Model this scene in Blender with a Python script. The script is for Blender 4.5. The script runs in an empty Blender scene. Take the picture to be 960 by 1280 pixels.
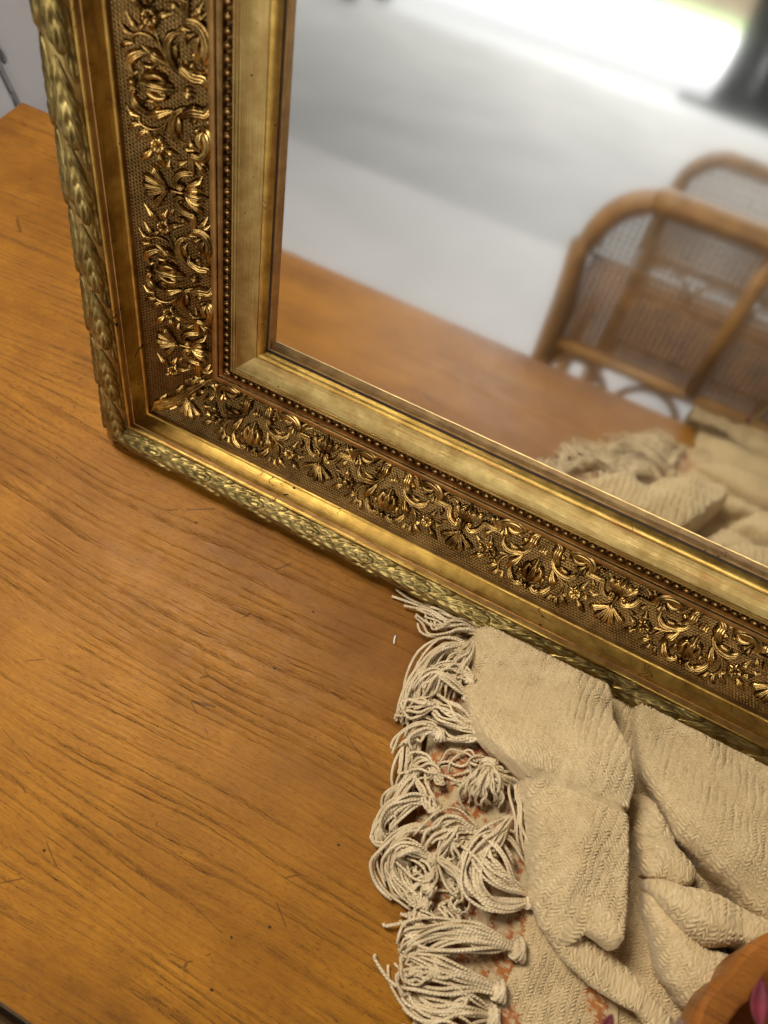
import bpy, math, random
import numpy as np
from mathutils import Matrix, Vector

random.seed(7); rng = np.random.default_rng(7)
sc = bpy.context.scene
COL = sc.collection

# ------------------------------------------------------------------ camera
CAM = np.array([0.395576, -0.279825, 0.611233])
RIGHT = np.array([0.883629, 0.462671, 0.071664])
UP = np.array([-0.434614, 0.753679, 0.493030])
FWD = np.array([-0.174099, 0.466802, -0.867056])
FPX = 924.4
cd = bpy.data.cameras.new("camera"); cam = bpy.data.objects.new("camera", cd); COL.objects.link(cam)
cam.matrix_world = Matrix(((RIGHT[0], UP[0], -FWD[0], CAM[0]), (RIGHT[1], UP[1], -FWD[1], CAM[1]),
                           (RIGHT[2], UP[2], -FWD[2], CAM[2]), (0, 0, 0, 1)))
cd.sensor_fit = 'VERTICAL'; cd.sensor_height = 36; cd.lens = 26
cd.clip_start = 0.01; cd.clip_end = 500
cd.dof.use_dof = True; cd.dof.focus_distance = 0.605; cd.dof.aperture_fstop = 4.6
sc.camera = cam

# ------------------------------------------------------------------ light
w = bpy.data.worlds.new("World"); sc.world = w; w.use_nodes = True
w.node_tree.nodes["Background"].inputs[0].default_value = (1.0, 0.97, 0.93, 1)
w.node_tree.nodes["Background"].inputs[1].default_value = 0.04

def area(name, loc, target, sx, sy, power, col):
    l = bpy.data.lights.new(name, 'AREA'); l.shape = 'RECTANGLE'; l.size = sx; l.size_y = sy
    l.energy = power; l.color = col
    o = bpy.data.objects.new(name, l); COL.objects.link(o); o.location = loc
    o.rotation_euler = (Vector(target) - Vector(loc)).to_track_quat('-Z', 'Y').to_euler()
    return l
area("doorway_daylight", (1.0, -12.0, 4.4), (0.3, -1.5, -0.3), 9, 3.6, 900, (1.0, 0.985, 0.96))
area("roof_window", (-0.95, 0.28, 2.2), (0.2, -0.12, 0), 0.8, 0.8, 66, (1.0, 0.935, 0.83))
area("outdoor_daylight", (-4, -106, 25), (-4, -106, 0), 240, 170, 620000, (1, 1, 1)).spread = 1.5

vs = sc.view_settings; vs.view_transform = 'Standard'; vs.look = 'None'; vs.exposure = 0.14; vs.gamma = 1
vs.use_curve_mapping = False
sc.cycles.use_denoising = True
sc.cycles.max_bounces = 8; sc.cycles.blur_glossy = 0.4
sc.cycles.sample_clamp_indirect = 6

# ------------------------------------------------------------------ helpers
def at(px, py, h=0.0):
    """a point of the place at height h, read off the photograph's pixel grid"""
    r = RIGHT * ((px - 480) / FPX) - UP * ((py - 640) / FPX) + FWD
    return CAM + r * ((h - CAM[2]) / r[2])

def mesh(name, verts, faces, uv=None, smooth=True, sharp=None, mats=None, mat_idx=None):
    me = bpy.data.meshes.new(name)
    me.from_pydata([tuple(map(float, v)) for v in verts], [], [tuple(map(int, f)) for f in faces])
    if uv is not None:
        l = me.uv_layers.new(name="UVMap")
        li = np.zeros(len(me.loops), dtype=np.int32); me.loops.foreach_get("vertex_index", li)
        l.data.foreach_set("uv", np.asarray(uv, dtype=np.float32)[li].ravel())
    if smooth:
        me.shade_smooth()
        if sharp: me.set_sharp_from_angle(angle=math.radians(sharp))
    for m in (mats or []): me.materials.append(m)
    if mat_idx is not None: me.polygons.foreach_set("material_index", np.asarray(mat_idx, dtype=np.int32))
    me.update()
    return me

def obj(name, me, parent=None, mat=None):
    o = bpy.data.objects.new(name, me); COL.objects.link(o)
    if parent is not None: o.parent = parent
    if mat is not None and me is not None and len(me.materials) == 0: me.materials.append(mat)
    return o

def tag(o, label=None, cat=None, group=None, kind=None):
    if label: o["label"] = label
    if cat: o["category"] = cat
    if group: o["group"] = group
    if kind: o["kind"] = kind
    return o

def empty(name, loc=(0, 0, 0)):
    o = bpy.data.objects.new(name, None); COL.objects.link(o); o.location = loc; o.empty_display_size = 0.05
    return o

class MB:
    def __init__(s): s.v = []; s.f = []; s.uv = []; s.n = 0
    def add(s, v, f, uv=None):
        v = np.asarray(v, float); s.v.append(v); s.f += [tuple(i + s.n for i in q) for q in f]
        s.uv.append(np.zeros((len(v), 2)) if uv is None else np.asarray(uv, float)); s.n += len(v)
    def box(s, lo, hi):
        x0, y0, z0 = lo; x1, y1, z1 = hi
        s.add([(x0,y0,z0),(x1,y0,z0),(x1,y1,z0),(x0,y1,z0),(x0,y0,z1),(x1,y0,z1),(x1,y1,z1),(x0,y1,z1)],
              [(3,2,1,0),(4,5,6,7),(0,1,5,4),(1,2,6,5),(2,3,7,6),(3,0,4,7)])
    def tube(s, pts, rad, k=6, closed=False):
        P = np.asarray(pts, float); n = len(P); R = np.broadcast_to(np.asarray(rad, float), (n,))
        T = np.gradient(P, axis=0); T /= np.linalg.norm(T, axis=1)[:, None] + 1e-12
        ref = np.array([0.31, 0.2, 0.93]); A = np.cross(T, ref); A /= np.linalg.norm(A, axis=1)[:, None] + 1e-12
        B = np.cross(T, A); ang = np.linspace(0, 2*np.pi, k, endpoint=False)
        V = P[:, None, :] + R[:, None, None] * (A[:, None, :]*np.cos(ang)[None, :, None] + B[:, None, :]*np.sin(ang)[None, :, None])
        L = np.concatenate([[0], np.cumsum(np.linalg.norm(np.diff(P, axis=0), axis=1))])
        uv = np.stack([np.repeat(L, k), np.tile(np.arange(k)/k, n)], 1)
        f = [(i*k+j, i*k+(j+1) % k, (i+1)*k+(j+1) % k, (i+1)*k+j) for i in range(n-1) for j in range(k)]
        f += [tuple(range(k))[::-1], tuple((n-1)*k+j for j in range(k))]
        s.add(V.reshape(-1, 3), f, uv)
    def blob(s, c, r, nu=10, nv=7):
        c = np.asarray(c, float); r = np.broadcast_to(np.asarray(r, float), (3,))
        v = [c + r*np.array([0, 0, 1])]
        for i in range(1, nv):
            a = math.pi*i/nv
            for j in range(nu):
                b = 2*math.pi*j/nu; v.append(c + r*np.array([math.sin(a)*math.cos(b), math.sin(a)*math.sin(b), math.cos(a)]))
        v.append(c - r*np.array([0, 0, 1])); f = []
        for j in range(nu):
            f.append((0, 1+j, 1+(j+1) % nu)); e = len(v)-1
            f.append((e, 1+(nv-2)*nu+(j+1) % nu, 1+(nv-2)*nu+j))
        for i in range(nv-2):
            for j in range(nu):
                f.append((1+i*nu+j, 1+(i+1)*nu+j, 1+(i+1)*nu+(j+1) % nu, 1+i*nu+(j+1) % nu))
        s.add(v, f)
    def mesh(s, name, sharp=None, smooth=True):
        return mesh(name, np.concatenate(s.v), s.f, np.concatenate(s.uv), smooth, sharp)

def spline(P, n):
    """Catmull-Rom through P, n samples"""
    P = np.asarray(P, float); m = len(P)
    if m == 2: return P[0] + (P[1]-P[0])*np.linspace(0, 1, n)[:, None]
    Q = np.vstack([2*P[0]-P[1], P, 2*P[-1]-P[-2]]); t = np.linspace(0, m-1-1e-9, n); i = t.astype(int); u = (t-i)[:, None]
    a, b, c, d = Q[i], Q[i+1], Q[i+2], Q[i+3]
    return 0.5*((2*b)+(c-a)*u+(2*a-5*b+4*c-d)*u*u+(3*b-a-3*c+d)*u**3)

# ------------------------------------------------------------------ materials
def new_mat(name):
    m = bpy.data.materials.new(name); m.use_nodes = True; nt = m.node_tree
    return m, nt, nt.nodes["Principled BSDF"]
class N:
    def __init__(s, nt): s.nt = nt
    def node(s, typ, **kw):
        n = s.nt.nodes.new(typ)
        for k, v in kw.items(): setattr(n, k, v)
        return n
    def link(s, a, b): s.nt.links.new(a, b)
    def put(s, sock, v):
        if hasattr(v, "is_linked"): s.link(v, sock)
        else: sock.default_value = v
    def math(s, op, a, b=0.0, c=None, clamp=False):
        n = s.node("ShaderNodeMath", operation=op, use_clamp=clamp); s.put(n.inputs[0], a); s.put(n.inputs[1], b)
        if c is not None: s.put(n.inputs[2], c)
        return n.outputs[0]
    def coords(s, kind="Object"): return s.node("ShaderNodeTexCoord").outputs[kind]
    def mapping(s, vec, scale=(1, 1, 1), loc=(0, 0, 0), rot=(0, 0, 0)):
        n = s.node("ShaderNodeMapping"); s.link(vec, n.inputs[0]); n.inputs["Scale"].default_value = scale
        n.inputs["Location"].default_value = loc; n.inputs["Rotation"].default_value = rot; return n.outputs[0]
    def noise(s, vec, scale=1, detail=3, rough=0.5, dist=0.0):
        n = s.node("ShaderNodeTexNoise"); s.link(vec, n.inputs["Vector"]); n.inputs["Scale"].default_value = scale
        n.inputs["Detail"].default_value = detail; n.inputs["Roughness"].default_value = rough; n.inputs["Distortion"].default_value = dist
        return n.outputs["Fac"]
    def voronoi(s, vec, scale=1, feature='F1', rand=1.0):
        n = s.node("ShaderNodeTexVoronoi", feature=feature); s.link(vec, n.inputs["Vector"]); n.inputs["Scale"].default_value = scale
        n.inputs["Randomness"].default_value = rand; return n.outputs["Distance"]
    def ramp(s, fac, stops, interp='LINEAR'):
        n = s.node("ShaderNodeValToRGB"); s.link(fac, n.inputs[0]); cr = n.color_ramp; cr.interpolation = interp
        while len(cr.elements) < len(stops): cr.elements.new(0.5)
        for e, (p, c) in zip(cr.elements, stops):
            e.position = p; e.color = (c, c, c, 1) if not isinstance(c, tuple) else (*c, 1)
        return n.outputs[0]
    def mix(s, fac, a, b, mode='MIX'):
        n = s.node("ShaderNodeMix", data_type='RGBA', blend_type=mode); s.put(n.inputs[0], fac)
        for k, v in ((6, a), (7, b)):
            if isinstance(v, tuple): n.inputs[k].default_value = (*v, 1)
            else: s.link(v, n.inputs[k])
        return n.outputs[2]
    def bump(s, h, strength=0.3, dist=0.001, prev=None):
        n = s.node("ShaderNodeBump"); n.inputs["Strength"].default_value = strength; n.inputs["Distance"].default_value = dist
        s.link(h, n.inputs["Height"])
        if prev is not None: s.link(prev, n.inputs["Normal"])
        return n.outputs[0]
    def sep(s, vec):
        n = s.node("ShaderNodeSeparateXYZ"); s.link(vec, n.inputs[0]); return n.outputs
    def comb(s, x, y, z=0.0):
        n = s.node("ShaderNodeCombineXYZ"); s.put(n.inputs[0], x); s.put(n.inputs[1], y); s.put(n.inputs[2], z); return n.outputs[0]

def gold(name, light, dark, rough=0.34, streak=0.0, crack=False, spec_var=0.15, amount=(0.38, 0.68), metallic=1.0, ps=55, fb=0.16):
    m, nt, p = new_mat(name); g = N(nt)
    ob = g.coords("Object"); uv = g.coords("UV")
    rnd = g.node('ShaderNodeObjectInfo').outputs['Random']; off = g.node('ShaderNodeVectorMath', operation='ADD'); g.link(ob, off.inputs[0]); g.link(g.comb(rnd, g.math('MULTIPLY', rnd, 7.0), 0.0), off.inputs[1]); ob = off.outputs[0]
    patch = g.noise(ob, ps, 5, 0.65)
    fac = g.ramp(patch, [(amount[0], 0.0), (amount[1], 1.0)])
    col = g.mix(fac, light, dark)
    rgh = g.math('ADD', g.math('MULTIPLY', g.noise(ob, 140, 4, 0.6), spec_var*2), rough-spec_var)
    nrm = None
    if streak > 0:
        st = g.noise(g.mapping(uv, (9, 1500, 1)), 1, 3, 0.6)
        col = g.mix(g.ramp(st, [(0.42, 0.0), (0.75, 0.55)]), col, dark)
        wear = g.noise(g.mapping(uv, (16, 190, 1), (3, 1, 0)), 1, 4, 0.7)
        col = g.mix(g.ramp(wear, [(0.52, 0.0), (0.68, 0.75)]), col, (0.33, 0.165, 0.055))
        rgh = g.math('ADD', rgh, g.math('MULTIPLY', st, 0.14))
        nrm = g.bump(st, streak, 0.0006)
        spots = g.voronoi(g.mapping(uv, (120, 120, 1)), 1)
        sm = g.math('MULTIPLY', g.math('LESS_THAN', spots, 0.09), g.math('GREATER_THAN', g.noise(uv, 60, 2), 0.56))
        col = g.mix(sm, col, (0.05, 0.022, 0.008))
    if crack:
        ux, uy, _ = g.sep(uv)
        wob = g.math('MULTIPLY', g.math('SUBTRACT', g.noise(g.mapping(uv, (60, 200, 1)), 1, 3), 0.5), 0.02)
        cx = g.math('ADD', ux, wob)
        cr = g.voronoi(g.comb(g.math('MULTIPLY', cx, 26.0), g.math('MULTIPLY', uy, 4.0)), 1, 'DISTANCE_TO_EDGE')
        msk = g.math('MULTIPLY', g.math('LESS_THAN', cr, 0.006), g.math('GREATER_THAN', g.noise(g.mapping(uv, (22, 70, 1)), 1, 2), 0.55))
        col = g.mix(msk, col, (0.025, 0.012, 0.006))
        rgh = g.math('ADD', rgh, g.math('MULTIPLY', msk, 0.4))
    fine = g.noise(ob, 900, 3, 0.6)
    nrm = g.bump(fine, fb, 0.0004, nrm)
    g.link(nrm, p.inputs["Normal"]); g.link(col, p.inputs["Base Color"]); g.link(rgh, p.inputs["Roughness"])
    p.inputs["Metallic"].default_value = metallic
    return m

M_GOLD = gold("gilding_plain", (0.64, 0.415, 0.105), (0.33, 0.19, 0.042), 0.31, 0.35, True)
M_GOLDP = gold("gilding_pale", (0.50, 0.36, 0.135), (0.29, 0.19, 0.058), 0.40, 0.5)
M_LEAF = gold("gilding_leaves", (0.36, 0.265, 0.092), (0.15, 0.10, 0.03), 0.43, 0, fb=0.06, spec_var=0.08)
M_ORN = gold("gilding_ornament", (0.52, 0.325, 0.10), (0.105, 0.053, 0.014), 0.27, 0, amount=(0.38, 0.60), spec_var=0.06, ps=34, fb=0.04)
M_BRONZE = gold("bronze_ground", (0.20, 0.112, 0.034), (0.07, 0.036, 0.010), 0.38, 0)
M_TIP = gold("rubbed_gold_tip", (0.62, 0.41, 0.15), (0.30, 0.175, 0.055), 0.34, 0)
M_BEAD = gold("bronze_bead", (0.30, 0.17, 0.058), (0.11, 0.056, 0.018), 0.32, 0)
M_REDDISH = gold("gilding_over_red_bole", (0.56, 0.34, 0.12), (0.33, 0.175, 0.06), 0.38, 0.3)

def glass_mat():
    m, nt, p = new_mat("silvered_glass"); g = N(nt)
    p.inputs["Metallic"].default_value = 1; p.inputs["Roughness"].default_value = 0.060   # old silvering, faintly hazy
    p.inputs["Base Color"].default_value = (0.90, 0.91, 0.90, 1); return m
M_GLASS = glass_mat()

def wood_mat(name, base, mid, dark, pore, ring=0.0098, rough=0.40, seed=0.0):
    m, nt, p = new_mat(name); g = N(nt)
    ob = g.mapping(g.coords("Object"), (1, 1, 1), (seed, seed*0.37, 0))
    x, y, z = g.sep(ob)
    warp = g.noise(g.mapping(ob, (1.3, 4.0, 1)), 1, 2, 0.45)
    warp2 = g.noise(g.mapping(ob, (9, 34, 1)), 1, 2, 0.5)
    yy = g.math('ADD', g.math('ADD', y, g.math('MULTIPLY', g.math('SUBTRACT', warp, 0.5), 0.11)), g.math('MULTIPLY', warp2, 0.007))
    yr = g.math('ADD', yy, g.math('MULTIPLY', g.noise(g.comb(0.0, g.math('MULTIPLY', yy, 34.0), 0.0), 1, 2), 0.055))
    ringv = g.math('FRACT', g.math('DIVIDE', yr, ring))                       # growth rings cut lengthwise
    early = g.ramp(ringv, [(0.0, 1.0), (0.14, 0.75), (0.38, 0.12), (0.93, 0.0), (1.0, 1.0)])
    flow = g.comb(g.math('MULTIPLY', x, 1.0), yy, z)
    fib = g.noise(g.mapping(flow, (11, 520, 1)), 1, 4, 0.62)                   # fine fibre streaks
    broad = g.noise(g.mapping(flow, (2.2, 26, 1)), 1, 3, 0.55)
    blot = g.noise(ob, 4.5, 5, 0.62)
    col = g.mix(g.ramp(fib, [(0.34, 0.0), (0.66, 1.0)]), mid, base)
    col = g.mix(g.math('MULTIPLY', g.ramp(broad, [(0.40, 0.0), (0.70, 1.0)]), 0.75), col, mid)
    col = g.mix(g.math('MULTIPLY', g.ramp(blot, [(0.44, 0.0), (0.70, 1.0)]), 0.62), col, dark)
    col = g.mix(g.math('MULTIPLY', early, 0.20), col, dark)
    grit = g.noise(g.mapping(flow, (420, 2300, 1)), 1, 2, 0.6)
    dash = g.noise(g.mapping(flow, (55, 2300, 1), (5, 3, 0)), 1, 2, 0.5)
    por = g.math('MULTIPLY', g.ramp(dash, [(0.47, 0.0), (0.55, 1.0)]), g.ramp(grit, [(0.40, 0.1), (0.50, 1.0)]))
    clus = g.ramp(g.noise(g.mapping(ob, (7, 22, 1), (4, 2, 0)), 1, 4), [(0.40, 0.0), (0.62, 1.0)])
    pm = g.math('MULTIPLY', por, g.math('ADD', g.math('MULTIPLY', g.math('MULTIPLY', early, clus), 1.15), 0.16), clamp=True)
    col = g.mix(g.math('MULTIPLY', pm, 0.86), col, pore)
    tick = g.noise(g.mapping(flow, (150, 1700, 1), (1, 7, 0)), 1, 3, 0.6)
    col = g.mix(g.ramp(tick, [(0.54, 0.0), (0.66, 0.85)]), col, dark)
    smu = g.noise(g.mapping(ob, (3.2, 5.5, 1), (8, 8, 0)), 1, 5, 0.7)
    col = g.mix(g.math('MULTIPLY', g.ramp(smu, [(0.46, 0.0), (0.64, 1.0)]), 0.72), col, dark)
    spk = g.voronoi(g.mapping(ob, (34, 44, 1)), 1)
    wob = g.math('MULTIPLY', g.noise(ob, 320, 2), 0.085)
    sm = g.math('MULTIPLY', g.math('LESS_THAN', spk, wob), g.math('GREATER_THAN', g.noise(ob, 9, 2), 0.47))
    col = g.mix(g.math('MULTIPLY', sm, 0.85), col, pore)
    sc1 = g.voronoi(g.mapping(ob, (5, 26, 1), (0, 0, 0), (0, 0, 1.2)), 1, 'DISTANCE_TO_EDGE')
    scm = g.math('MULTIPLY', g.math('LESS_THAN', sc1, 0.0045), g.math('GREATER_THAN', g.noise(ob, 24, 3), 0.57))
    col = g.mix(g.math('MULTIPLY', scm, 0.5), col, pore)
    g.link(col, p.inputs["Base Color"])
    rg = g.math('ADD', g.math('MULTIPLY', g.noise(ob, 40, 4, 0.65), 0.22), rough-0.10)
    rg = g.math('ADD', rg, g.math('MULTIPLY', pm, 0.25)); g.link(rg, p.inputs["Roughness"])
    hgt = g.math('SUBTRACT', g.math('MULTIPLY', fib, 0.25), pm)
    g.link(g.bump(hgt, 0.35, 0.0006), p.inputs["Normal"])
    p.inputs["Specular IOR Level"].default_value = 0.16
    return m
M_TABLE = wood_mat("varnished_elm", (0.49, 0.208, 0.019), (0.36, 0.143, 0.012), (0.165, 0.057, 0.005), (0.024, 0.011, 0.004), rough=0.44)
M_BENCH = wood_mat("weathered_bench_wood", (0.26, 0.165, 0.075), (0.20, 0.12, 0.05), (0.13, 0.078, 0.034), (0.035, 0.02, 0.012), seed=3.1, rough=0.6)
M_BOWL = wood_mat("carved_bowl_wood", (0.50, 0.20, 0.040), (0.36, 0.125, 0.022), (0.18, 0.058, 0.012), (0.06, 0.022, 0.008), seed=7.7, rough=0.35)

def simple(name, col, rough=0.6, var=0.2, scale=20, bump=0.1, metallic=0.0, dist=0.002):
    m, nt, p = new_mat(name); g = N(nt); ob = g.coords("Object")
    n = g.noise(ob, scale, 5, 0.6)
    d = tuple(c*(1-var) for c in col); b = tuple(min(1, c*(1+var)) for c in col)
    g.link(g.mix(g.ramp(n, [(0.3, 0.0), (0.7, 1.0)]), d, b), p.inputs["Base Color"])
    p.inputs["Roughness"].default_value = rough; p.inputs["Metallic"].default_value = metallic
    if bump: g.link(g.bump(n, bump, dist), p.inputs["Normal"])
    return m
M_WALL = simple("painted_wall", (0.33, 0.305, 0.295), 0.85, 0.04, 6)
M_CONC = simple("concrete_floor", (0.44, 0.43, 0.405), 0.6, 0.16, 1.3)
M_SLAB = simple("pale_concrete", (0.68, 0.65, 0.635), 0.6, 0.09, 1.6)
M_YARD = simple("sunlit_yard", (0.72, 0.72, 0.71), 0.8, 0.05, 0.5)
M_GRASS = simple("lawn", (0.19, 0.26, 0.085), 0.9, 0.4, 0.4)
M_BLACK = simple("dark_door_paint", (0.018, 0.020, 0.021), 0.5, 0.3, 4)
M_CABLE = simple("grey_cable", (0.10, 0.095, 0.095), 0.5, 0.1, 60)
M_RATTAN = simple("rattan_cane", (0.33, 0.165, 0.042), 0.45, 0.35, 28)
M_RATTAND = simple("woven_rattan", (0.24, 0.115, 0.03), 0.6, 0.45, 40)
M_CANE = simple("cane_webbing", (0.30, 0.20, 0.11), 0.6, 0.3, 60)
M_POT = simple("dark_terracotta", (0.09, 0.045, 0.025), 0.8, 0.3, 12)
M_CARP = simple("blue_car_paint", (0.10, 0.20, 0.50), 0.3, 0.05, 3, 0)
M_GLZ = simple("dark_car_glass", (0.03, 0.035, 0.045), 0.1, 0.05, 3, 0)
M_TYRE = simple("black_tyre", (0.02, 0.02, 0.02), 0.8, 0.1, 10)
M_PINK = simple("dried_petal", (0.16, 0.016, 0.026), 0.6, 0.45, 120)
M_PALE = simple("pale_dried_petal", (0.34, 0.19, 0.12), 0.6, 0.3, 120)
M_STEM = simple("dry_stem", (0.20, 0.15, 0.05), 0.7, 0.3, 120)
M_FARWALL = simple("pinkish_render", (0.55, 0.36, 0.34), 0.9, 0.08, 0.4)
M_WHITE = simple("white_thread", (0.75, 0.72, 0.66), 0.8, 0.1, 200)

def cloth_mat(name, a, b, motif=None):
    m, nt, p = new_mat(name); g = N(nt); uv = g.coords("UV"); ob = g.coords("Object")
    n1 = g.noise(g.mapping(uv, (330, 330, 1)), 1, 3, 0.7); n2 = g.noise(ob, 22, 3)
    col = g.mix(g.ramp(n1, [(0.3, 0.0), (0.7, 1.0)]), a, b)
    col = g.mix(g.math('MULTIPLY', g.ramp(n2, [(0.4, 0.0), (0.7, 1.0)]), 0.35), col, a)
    an = g.node('ShaderNodeAttribute', attribute_name='thread')
    if not motif: col = g.mix(g.ramp(an.outputs['Fac'], [(0.10, 0.62), (0.55, 0.0)]), col, (0.33, 0.235, 0.12))  # tan in the stitch gaps: weft colour that doubles as painted shade
    if motif:
        sn = g.node('ShaderNodeVectorMath', operation='SNAP'); g.link(uv, sn.inputs[0]); sn.inputs[1].default_value = (0.0019, 0.0015, 1)
        uv = sn.outputs[0]
        t = g.noise(g.mapping(uv, (58, 40, 1)), 1, 2, 0.6, 0.3)
        u2 = g.noise(g.mapping(uv, (210, 300, 1)), 1, 2, 0.6)
        k = g.math('MULTIPLY', g.ramp(t, [(0.44, 0.0), (0.50, 1.0)]), g.ramp(u2, [(0.40, 0.1), (0.54, 0.9)]))
        hue = g.mix(g.ramp(g.noise(g.mapping(uv, (80, 24, 1), (9, 9, 0)), 1, 2), [(0.42, 0.0), (0.58, 1.0)]), motif[0], motif[1])
        col = g.mix(k, col, hue)
    g.link(col, p.inputs["Base Color"]); p.inputs["Roughness"].default_value = 0.95
    p.inputs["Specular IOR Level"].default_value = 0.15
    p.inputs["Sheen Weight"].default_value = 0.15; p.inputs["Sheen Roughness"].default_value = 0.5
    g.link(g.bump(g.noise(ob, 1600, 2, 0.7), 0.35, 0.0006), p.inputs["Normal"])
    return m
M_CLOTH = cloth_mat("cream_cotton_weave", (0.52, 0.38, 0.195), (0.69, 0.535, 0.305))
M_MOTIF = cloth_mat("cream_cotton_with_rust_motif", (0.48, 0.36, 0.19), (0.62, 0.49, 0.29), ((0.26, 0.045, 0.014), (0.40, 0.125, 0.020)))
def yarn_mat():
    m, nt, p = new_mat("cotton_yarn"); g = N(nt); uv = g.coords("UV"); ob = g.coords("Object")
    u, v, _ = g.sep(uv)
    ply = g.math('SINE', g.math('ADD', g.math('MULTIPLY', u, 2400.0), g.math('MULTIPLY', v, 12.566)))
    n = g.noise(ob, 60, 3, 0.6)
    g.link(g.mix(g.ramp(n, [(0.3, 0.0), (0.7, 1.0)]), (0.57, 0.43, 0.245), (0.84, 0.68, 0.44)), p.inputs["Base Color"])
    p.inputs["Roughness"].default_value = 0.95; p.inputs["Specular IOR Level"].default_value = 0.15
    g.link(g.bump(ply, 0.5, 0.0006), p.inputs["Normal"]); return m
M_YARN = yarn_mat()

# ------------------------------------------------------------------ the setting
FZ = -0.76
def sheet(name, x0, x1, y0, y1, z, mat):
    b = MB(); b.box((x0, y0, z-0.3), (x1, y1, z)); o = obj(name, b.mesh(name, smooth=False), None, mat); o["kind"] = "structure"; return o
sheet("pale_floor_slab", -8, 9, -3.62, 0.43, FZ, M_SLAB)
sheet("concrete_floor", -40, 40, -11.2, -3.63, FZ-0.004, M_CONC)
sheet("yard_ground", -90, 90, -62, -11.21, FZ-0.012, M_YARD)
sheet("lawn_ground", -250, 250, -260, -62.01, FZ+0.02, M_GRASS)
b = MB(); b.box((-4, 0.44, FZ), (5, 0.60, 1.75)); o = obj("wall", b.mesh("wall", smooth=False), None, M_WALL); tag(o, kind="structure")

# far things seen only in the looking glass
d = empty("sliding_door", (0, -13.0, FZ))
b = MB()
for i in range(6): b.box((0.10+i*0.5, -0.03, 0.12), (0.59+i*0.5, 0.03, 3.2))
obj("boards", b.mesh("boards", smooth=False), d, M_BLACK)
b = MB(); b.box((0.08, 0.03, 0.10), (3.12, 0.07, 0.26)); b.box((0.08, 0.03, 1.5), (3.12, 0.07, 1.66)); b.box((0.08, 0.03, 3.0), (3.12, 0.07, 3.16))
obj("door_rail", b.mesh("door_rail", smooth=False), d, M_BLACK)
b = MB(); b.box((-0.35, 0.02, 0.0), (3.5, 0.16, 0.09)); obj("floor_track", b.mesh("floor_track", smooth=False), d, M_BLACK)
tag(d, "dark sliding barn door at the right of the bright opening in the mirror", "door")

def pot(loc, s, label):
    prof = [(0, 0), (.10, 0), (.15, .22), (.165, .22), (.165, .26), (.14, .26), (.13, .20), (0, .20)]
    e = empty("plant_pot", loc); k = 16
    v = [(r*s*math.cos(2*math.pi*j/k), r*s*math.sin(2*math.pi*j/k), z*s) for r, z in prof for j in range(k)]
    f = [(i*k+j, i*k+(j+1) % k, (i+1)*k+(j+1) % k, (i+1)*k+j) for i in range(len(prof)-1) for j in range(k)]
    obj("pot_body", mesh("pot_body", v, f, sharp=40), e, M_POT)
    bb = MB()
    for q in range(26):
        a = rng.uniform(0, 6.28); r = rng.uniform(.05, .2)*s; h = rng.uniform(.2, .5)*s
        bb.tube([(0, 0, .2*s), (r*.4*math.cos(a), r*.4*math.sin(a), .2*s+h*.6), (r*math.cos(a), r*math.sin(a), .2*s+h)], [.012*s, .02*s, .003*s], 4)
    obj("foliage", bb.mesh("foliage"), e, M_STEM)
    tag(e, label, "plant pot", "pots on the far concrete floor")
pot((-4.9, -10.6, FZ), 1.0, "small dark plant pot nearest the gilt stile, in the mirror's far top")
pot((-5.0, -12.0, FZ), 1.15, "dark plant pot farther off, cut by the top of the picture")

def car(loc, rz, label):
    e = empty("parked_car", loc); e.rotation_euler.z = rz
    prof = [(-2.0, .35), (-2.05, .75), (-1.9, .9), (-1.3, .95), (-.75, 1.42), (.7, 1.45), (1.45, .98), (2.0, .9), (2.1, .6), (2.05, .35)]
    v = [(x, s*(.84 if z < 1.2 else .66), z) for s in (-1, 1) for x, z in prof]; n = len(prof)
    f = [(i, (i+1) % n, n+(i+1) % n, n+i) for i in range(n)] + [tuple(range(n))[::-1], tuple(range(n, 2*n))]
    obj("body", mesh("body", v, f, smooth=False), e, M_CARP)
    for s in (-1, 1):
        b = MB(); b.add([(-1.1, s*.80, .98), (1.2, s*.80, .98), (.65, s*.68, 1.38), (-.7, s*.68, 1.38)], [(0, 1, 2, 3)]); obj("window", b.mesh("window", smooth=False), e, M_GLZ)
        for x in (-1.3, 1.3):
            b = MB(); b.tube([(x, s*.72, .32), (x, s*.88, .32)], .32, 18); obj("wheel", b.mesh("wheel", sharp=40), e, M_TYRE)
    tag(e, "blue car parked far off on the bright yard, seen in the mirror", "car")
car((-9.3, -66, FZ), 0.35, "")
b = MB(); b.box((-30, -190, FZ), (40, -189, 4.0)); b.box((-30.2, -190.2, 4.0), (40.2, -188.8, 4.3)); o = obj("garden_wall", b.mesh("garden_wall", smooth=False), None, M_FARWALL)
tag(o, "pinkish far wall beyond the lawn at the mirror's top corner", "wall")

# ------------------------------------------------------------------ table and bench
TX0, TX1, TY0, TY1 = -0.43, 1.75, -0.416, 0.362
tb = empty("wooden_table", (0.6, 0, FZ)); tb.location = (0, 0, 0)
def slab(name, x0, x1, y0, y1, z0, z1, parent, mat, r=0.004):
    # a board with softened top edges
    nx = 2; ring = []
    def loop(ins, z): return [(x0+ins, y0+ins, z), (x1-ins, y0+ins, z), (x1-ins, y1-ins, z), (x0+ins, y1-ins, z)]
    lv = [loop(0.0, z0), loop(0.0, z1-r), loop(r*0.3, z1-r*0.3), loop(r, z1)]
    v = [p for l in lv for p in l]; f = [(3, 2, 1, 0), (12, 13, 14, 15)]
    for i in range(3):
        for j in range(4): f.append((i*4+j, i*4+(j+1) % 4, (i+1)*4+(j+1) % 4, (i+1)*4+j))
    return obj(name, mesh(name, v, f, smooth=True, sharp=50), parent, mat)
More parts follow.
